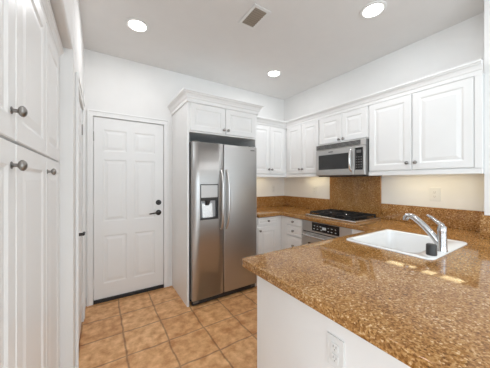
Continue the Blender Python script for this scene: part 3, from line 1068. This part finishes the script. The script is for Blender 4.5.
# ------------------------------------------------------------------ microwave
MY0, MY1, MZ0, MZ1, MX = 1.311, 1.940, 1.398, 1.778, 2.335
mw = new_root('microwave', (RIGHT - 0.2, (MY0 + MY1) / 2, MZ0), 'stainless steel over-the-range microwave under the short wall cabinet', 'microwave')
finish('body', box(MX, RIGHT - 0.003, MY0, MY1, MZ0, MZ1, bev=0.003), M_MID, mw)
FM = Face('-x', MX)
vg = finish('vent_grille', FM.box(MY0, MY1, 1.712, MZ1, 0, 0.030, 0.003), M_STEELM, mw)
bm = bmesh.new()
for i in range(4):
    FM.box(MY0 + 0.045, MY1 - 0.012, 1.720 + 0.013 * i, 1.7295 + 0.013 * i, 0.028, 0.032, 0, bm)
finish('slot', bm, M_DARK, vg)
dr = finish('door', FM.box(1.428, MY1, MZ0 + 0.004, 1.708, 0, 0.032, 0.004), M_STEELM, mw)
finish('window', FM.box(1.492, 1.895, 1.472, 1.648, 0.031, 0.034, 0.001), M_SMOKE, dr)
bm = bmesh.new()
hp = [(0.030, 1.440), (0.058, 1.470), (0.068, 1.54), (0.068, 1.58), (0.058, 1.65), (0.030, 1.680)]
add_tube(bm, [FM.p(1.458, v, n) for n, v in hp], [.011, .012, .012, .012, .012, .011], 14)
finish('handle', bm, M_STEELL, dr, smooth=True)
finish('nameplate', FM.box(1.690, 1.750, 1.672, 1.684, 0.031, 0.0335), M_MID, dr)
cp = finish('control_panel', FM.box(MY0 + 0.001, 1.424, MZ0 + 0.004, 1.708, 0, 0.032, 0.004), M_STEELM, mw)
finish('keypad', FM.box(1.328, 1.414, 1.455, 1.690, 0.031, 0.034, 0.001), M_BLACK, cp)
bm = bmesh.new()
for i in range(3):
    for j in range(5):
        finish('key', FM.box(1.338 + i * 0.026, 1.352 + i * 0.026, 1.478 + j * 0.027, 1.487 + j * 0.027, 0.033, 0.0346), M_MID, cp)
finish('clock_display', FM.box(1.345, 1.398, 1.635, 1.665, 0.033, 0.0346), M_MID, cp)
finish('underside', box(MX + 0.01, RIGHT - 0.02, MY0 + 0.01, MY1 - 0.01, MZ0 - 0.010, MZ0 + 0.002, bev=0.002), M_DARK, mw)

# ------------------------------------------------------------------ pantry
PFX = -0.223                 # pantry front behind the doors (doors end at -0.203)
FP = Face('+x', PFX)


def pantry(y0, y1, doors, label):
    r = new_root('pantry_cabinet', (PFX - 0.3, (y0 + y1) / 2, 0), label, 'cabinet')
    finish('carcass', box(-0.84, PFX, y0, y1, 0.10, 2.10), M_CAB, r)
    finish('toe_kick', box(-0.84, PFX - 0.06, y0, y1, 0, 0.10), M_CAB, r)
    for u0, u1, kup, klow in doors:
        cabinet_door(r, FP, u0, u1, 1.450, 2.052, knob=(kup, 1.527) if kup else None, frame=0.062)
        cabinet_door(r, FP, u0, u1, 0.115, 1.442, knob=(klow, 1.378) if klow else None, frame=0.062)
    return r


pantry(0.454, 0.902, [(0.458, 0.899, 0.860, 0.860)], 'nearest tall white pantry cabinet with round knobs at the left edge')
pantry(0.904, 1.756, [(0.907, 1.337, None, None), (1.343, 1.742, None, 1.360)], 'farther tall white pantry cabinet against the end of its wall recess')
o = finish('crown_molding', crown_sweep([(PFX + 0.012, 0.455), (PFX + 0.012, PEND - 0.001)], [(1, 0), (1, 0)], 2.062, k=0.6), M_CAB, origin=(PFX, 0.9, 2.068))
tag(o, 'white crown moulding along the top of the pantry cabinets under the soffit', 'molding')


# ------------------------------------------------------------------ outlets
def outlet(face, u, v, label, n=0.0, switch=False, wd=0.072, ht=0.116):
    r = new_root('outlet', face.p(u, v, n), label, 'outlet', group='white wall outlets')
    finish('cover_plate', face.box(u - wd / 2, u + wd / 2, v - ht / 2, v + ht / 2, n, n + 0.006, 0.002), M_PLASTIC, r)
    for s in (-1, 1):
        bm = bmesh.new()
        c = v + s * 0.020
        face.box(u - 0.016, u + 0.016, c - 0.0145, c + 0.0145, n + 0.005, n + 0.0085, 0.002, bm)
        rc = finish('receptacle', bm, M_PLASTIC, r)
        bm = bmesh.new()
        for du in (-0.006, 0.006):
            face.box(u + du - 0.0012, u + du + 0.0012, c - 0.002, c + 0.007, n + 0.008, n + 0.0088, 0, bm)
        add_lathe(bm, face.p(u, c - 0.008, n + 0.008), face.out(), [(0, .0022), (.0008, .0022), (.0008, 0)], 10)
        finish('slot', bm, M_MID, rc)
    return r


FR = Face('-x', RIGHT)
outlet(FR, 0.848, 1.208, 'white outlet on the right wall above the backsplash behind the faucet', wd=0.086, ht=0.126)
outlet(FR, 2.285, 1.200, 'white outlet on the right wall in the corner left of the microwave')
outlet(FB, 2.440, 1.200, 'white outlet on the back wall under the cabinet beside the fridge')
outlet(Face('-x', PX0), 0.528, 0.700, 'white outlet on the peninsula end panel below the granite edge')


# ------------------------------------------------------------------ ceiling lights and vent
def can_light(x, y, label, power=3.2):
    r = new_root('ceiling_light', (x, y, CEIL), label, 'light', group='recessed ceiling lights')
    bm = bmesh.new()
    add_lathe(bm, (x, y, CEIL + 0.002), (0, 0, -1), [(0, .098), (.008, .098), (.011, .090), (.009, .076), (.002, .074), (.002, .070), (0, .070)], 32)
    finish('trim_ring', bm, M_PLASTIC, r, smooth=True)
    bm = bmesh.new()
    add_lathe(bm, (x, y, CEIL - 0.001), (0, 0, -1), [(0, .072), (.006, .068), (.009, .05), (.010, 0)], 32)
    finish('bulb', bm, M_LAMP, r, smooth=True)
    d = bpy.data.lights.new('ceiling_lamp', 'AREA')
    d.shape = 'DISK'
    d.size = 0.14
    d.energy = power
    d.color = (0.95, 0.97, 1.0)
    lo = bpy.data.objects.new('ceiling_lamp', d)
    COL.objects.link(lo)
    lo.location = (x, y, CEIL - 0.02)
    return r


can_light(0.285, 2.250, 'round recessed ceiling light in front of the back door')
can_light(1.890, 1.005, 'round recessed ceiling light over the sink')
can_light(1.915, 2.295, 'round recessed ceiling light near the corner right of the fridge')
can_light(0.285, 0.2, 'added unseen recessed ceiling light behind the viewer by the pantry')  # out of view, added for extra room light
can_light(1.2, -1.2, 'added unseen recessed ceiling light behind the viewer in the middle of the room')  # another unseen lamp, added to light the room

vx0, vx1, vy0, vy1 = 1.055, 1.172, 1.495, 1.703
vt = new_root('ceiling_vent', ((vx0 + vx1) / 2, (vy0 + vy1) / 2, CEIL), 'white framed ceiling air vent with tan louvres', 'vent')
bm = bmesh.new()
fw = 0.026
add_box(bm, vx0 - fw, vx1 + fw, vy0 - fw, vy0, CEIL - 0.008, CEIL - 0.0005, bev=0.002)
add_box(bm, vx0 - fw, vx1 + fw, vy1, vy1 + fw, CEIL - 0.008, CEIL - 0.0005, bev=0.002)
add_box(bm, vx0 - fw, vx0, vy0, vy1, CEIL - 0.008, CEIL - 0.0005, bev=0.002)
add_box(bm, vx1, vx1 + fw, vy0, vy1, CEIL - 0.008, CEIL - 0.0005, bev=0.002)
finish('frame', bm, M_PLASTIC, vt)
finish('backing', box(vx0, vx1, vy0, vy1, CEIL - 0.0015, CEIL - 0.0005), M_VENTD, vt)
for i in range(9):
    bm = bmesh.new()
    y = vy0 + (vy1 - vy0) * (i + 0.5) / 9
    bmesh.ops.create_cube(bm, size=1, matrix=Matrix.Translation(((vx0 + vx1) / 2, y, CEIL - 0.0062)) @ Matrix.Rotation(math.radians(-35), 4, 'X') @ Matrix.Diagonal((vx1 - vx0, 0.014, 0.0012, 1)))
    finish('slat', bm, M_VENT, vt)
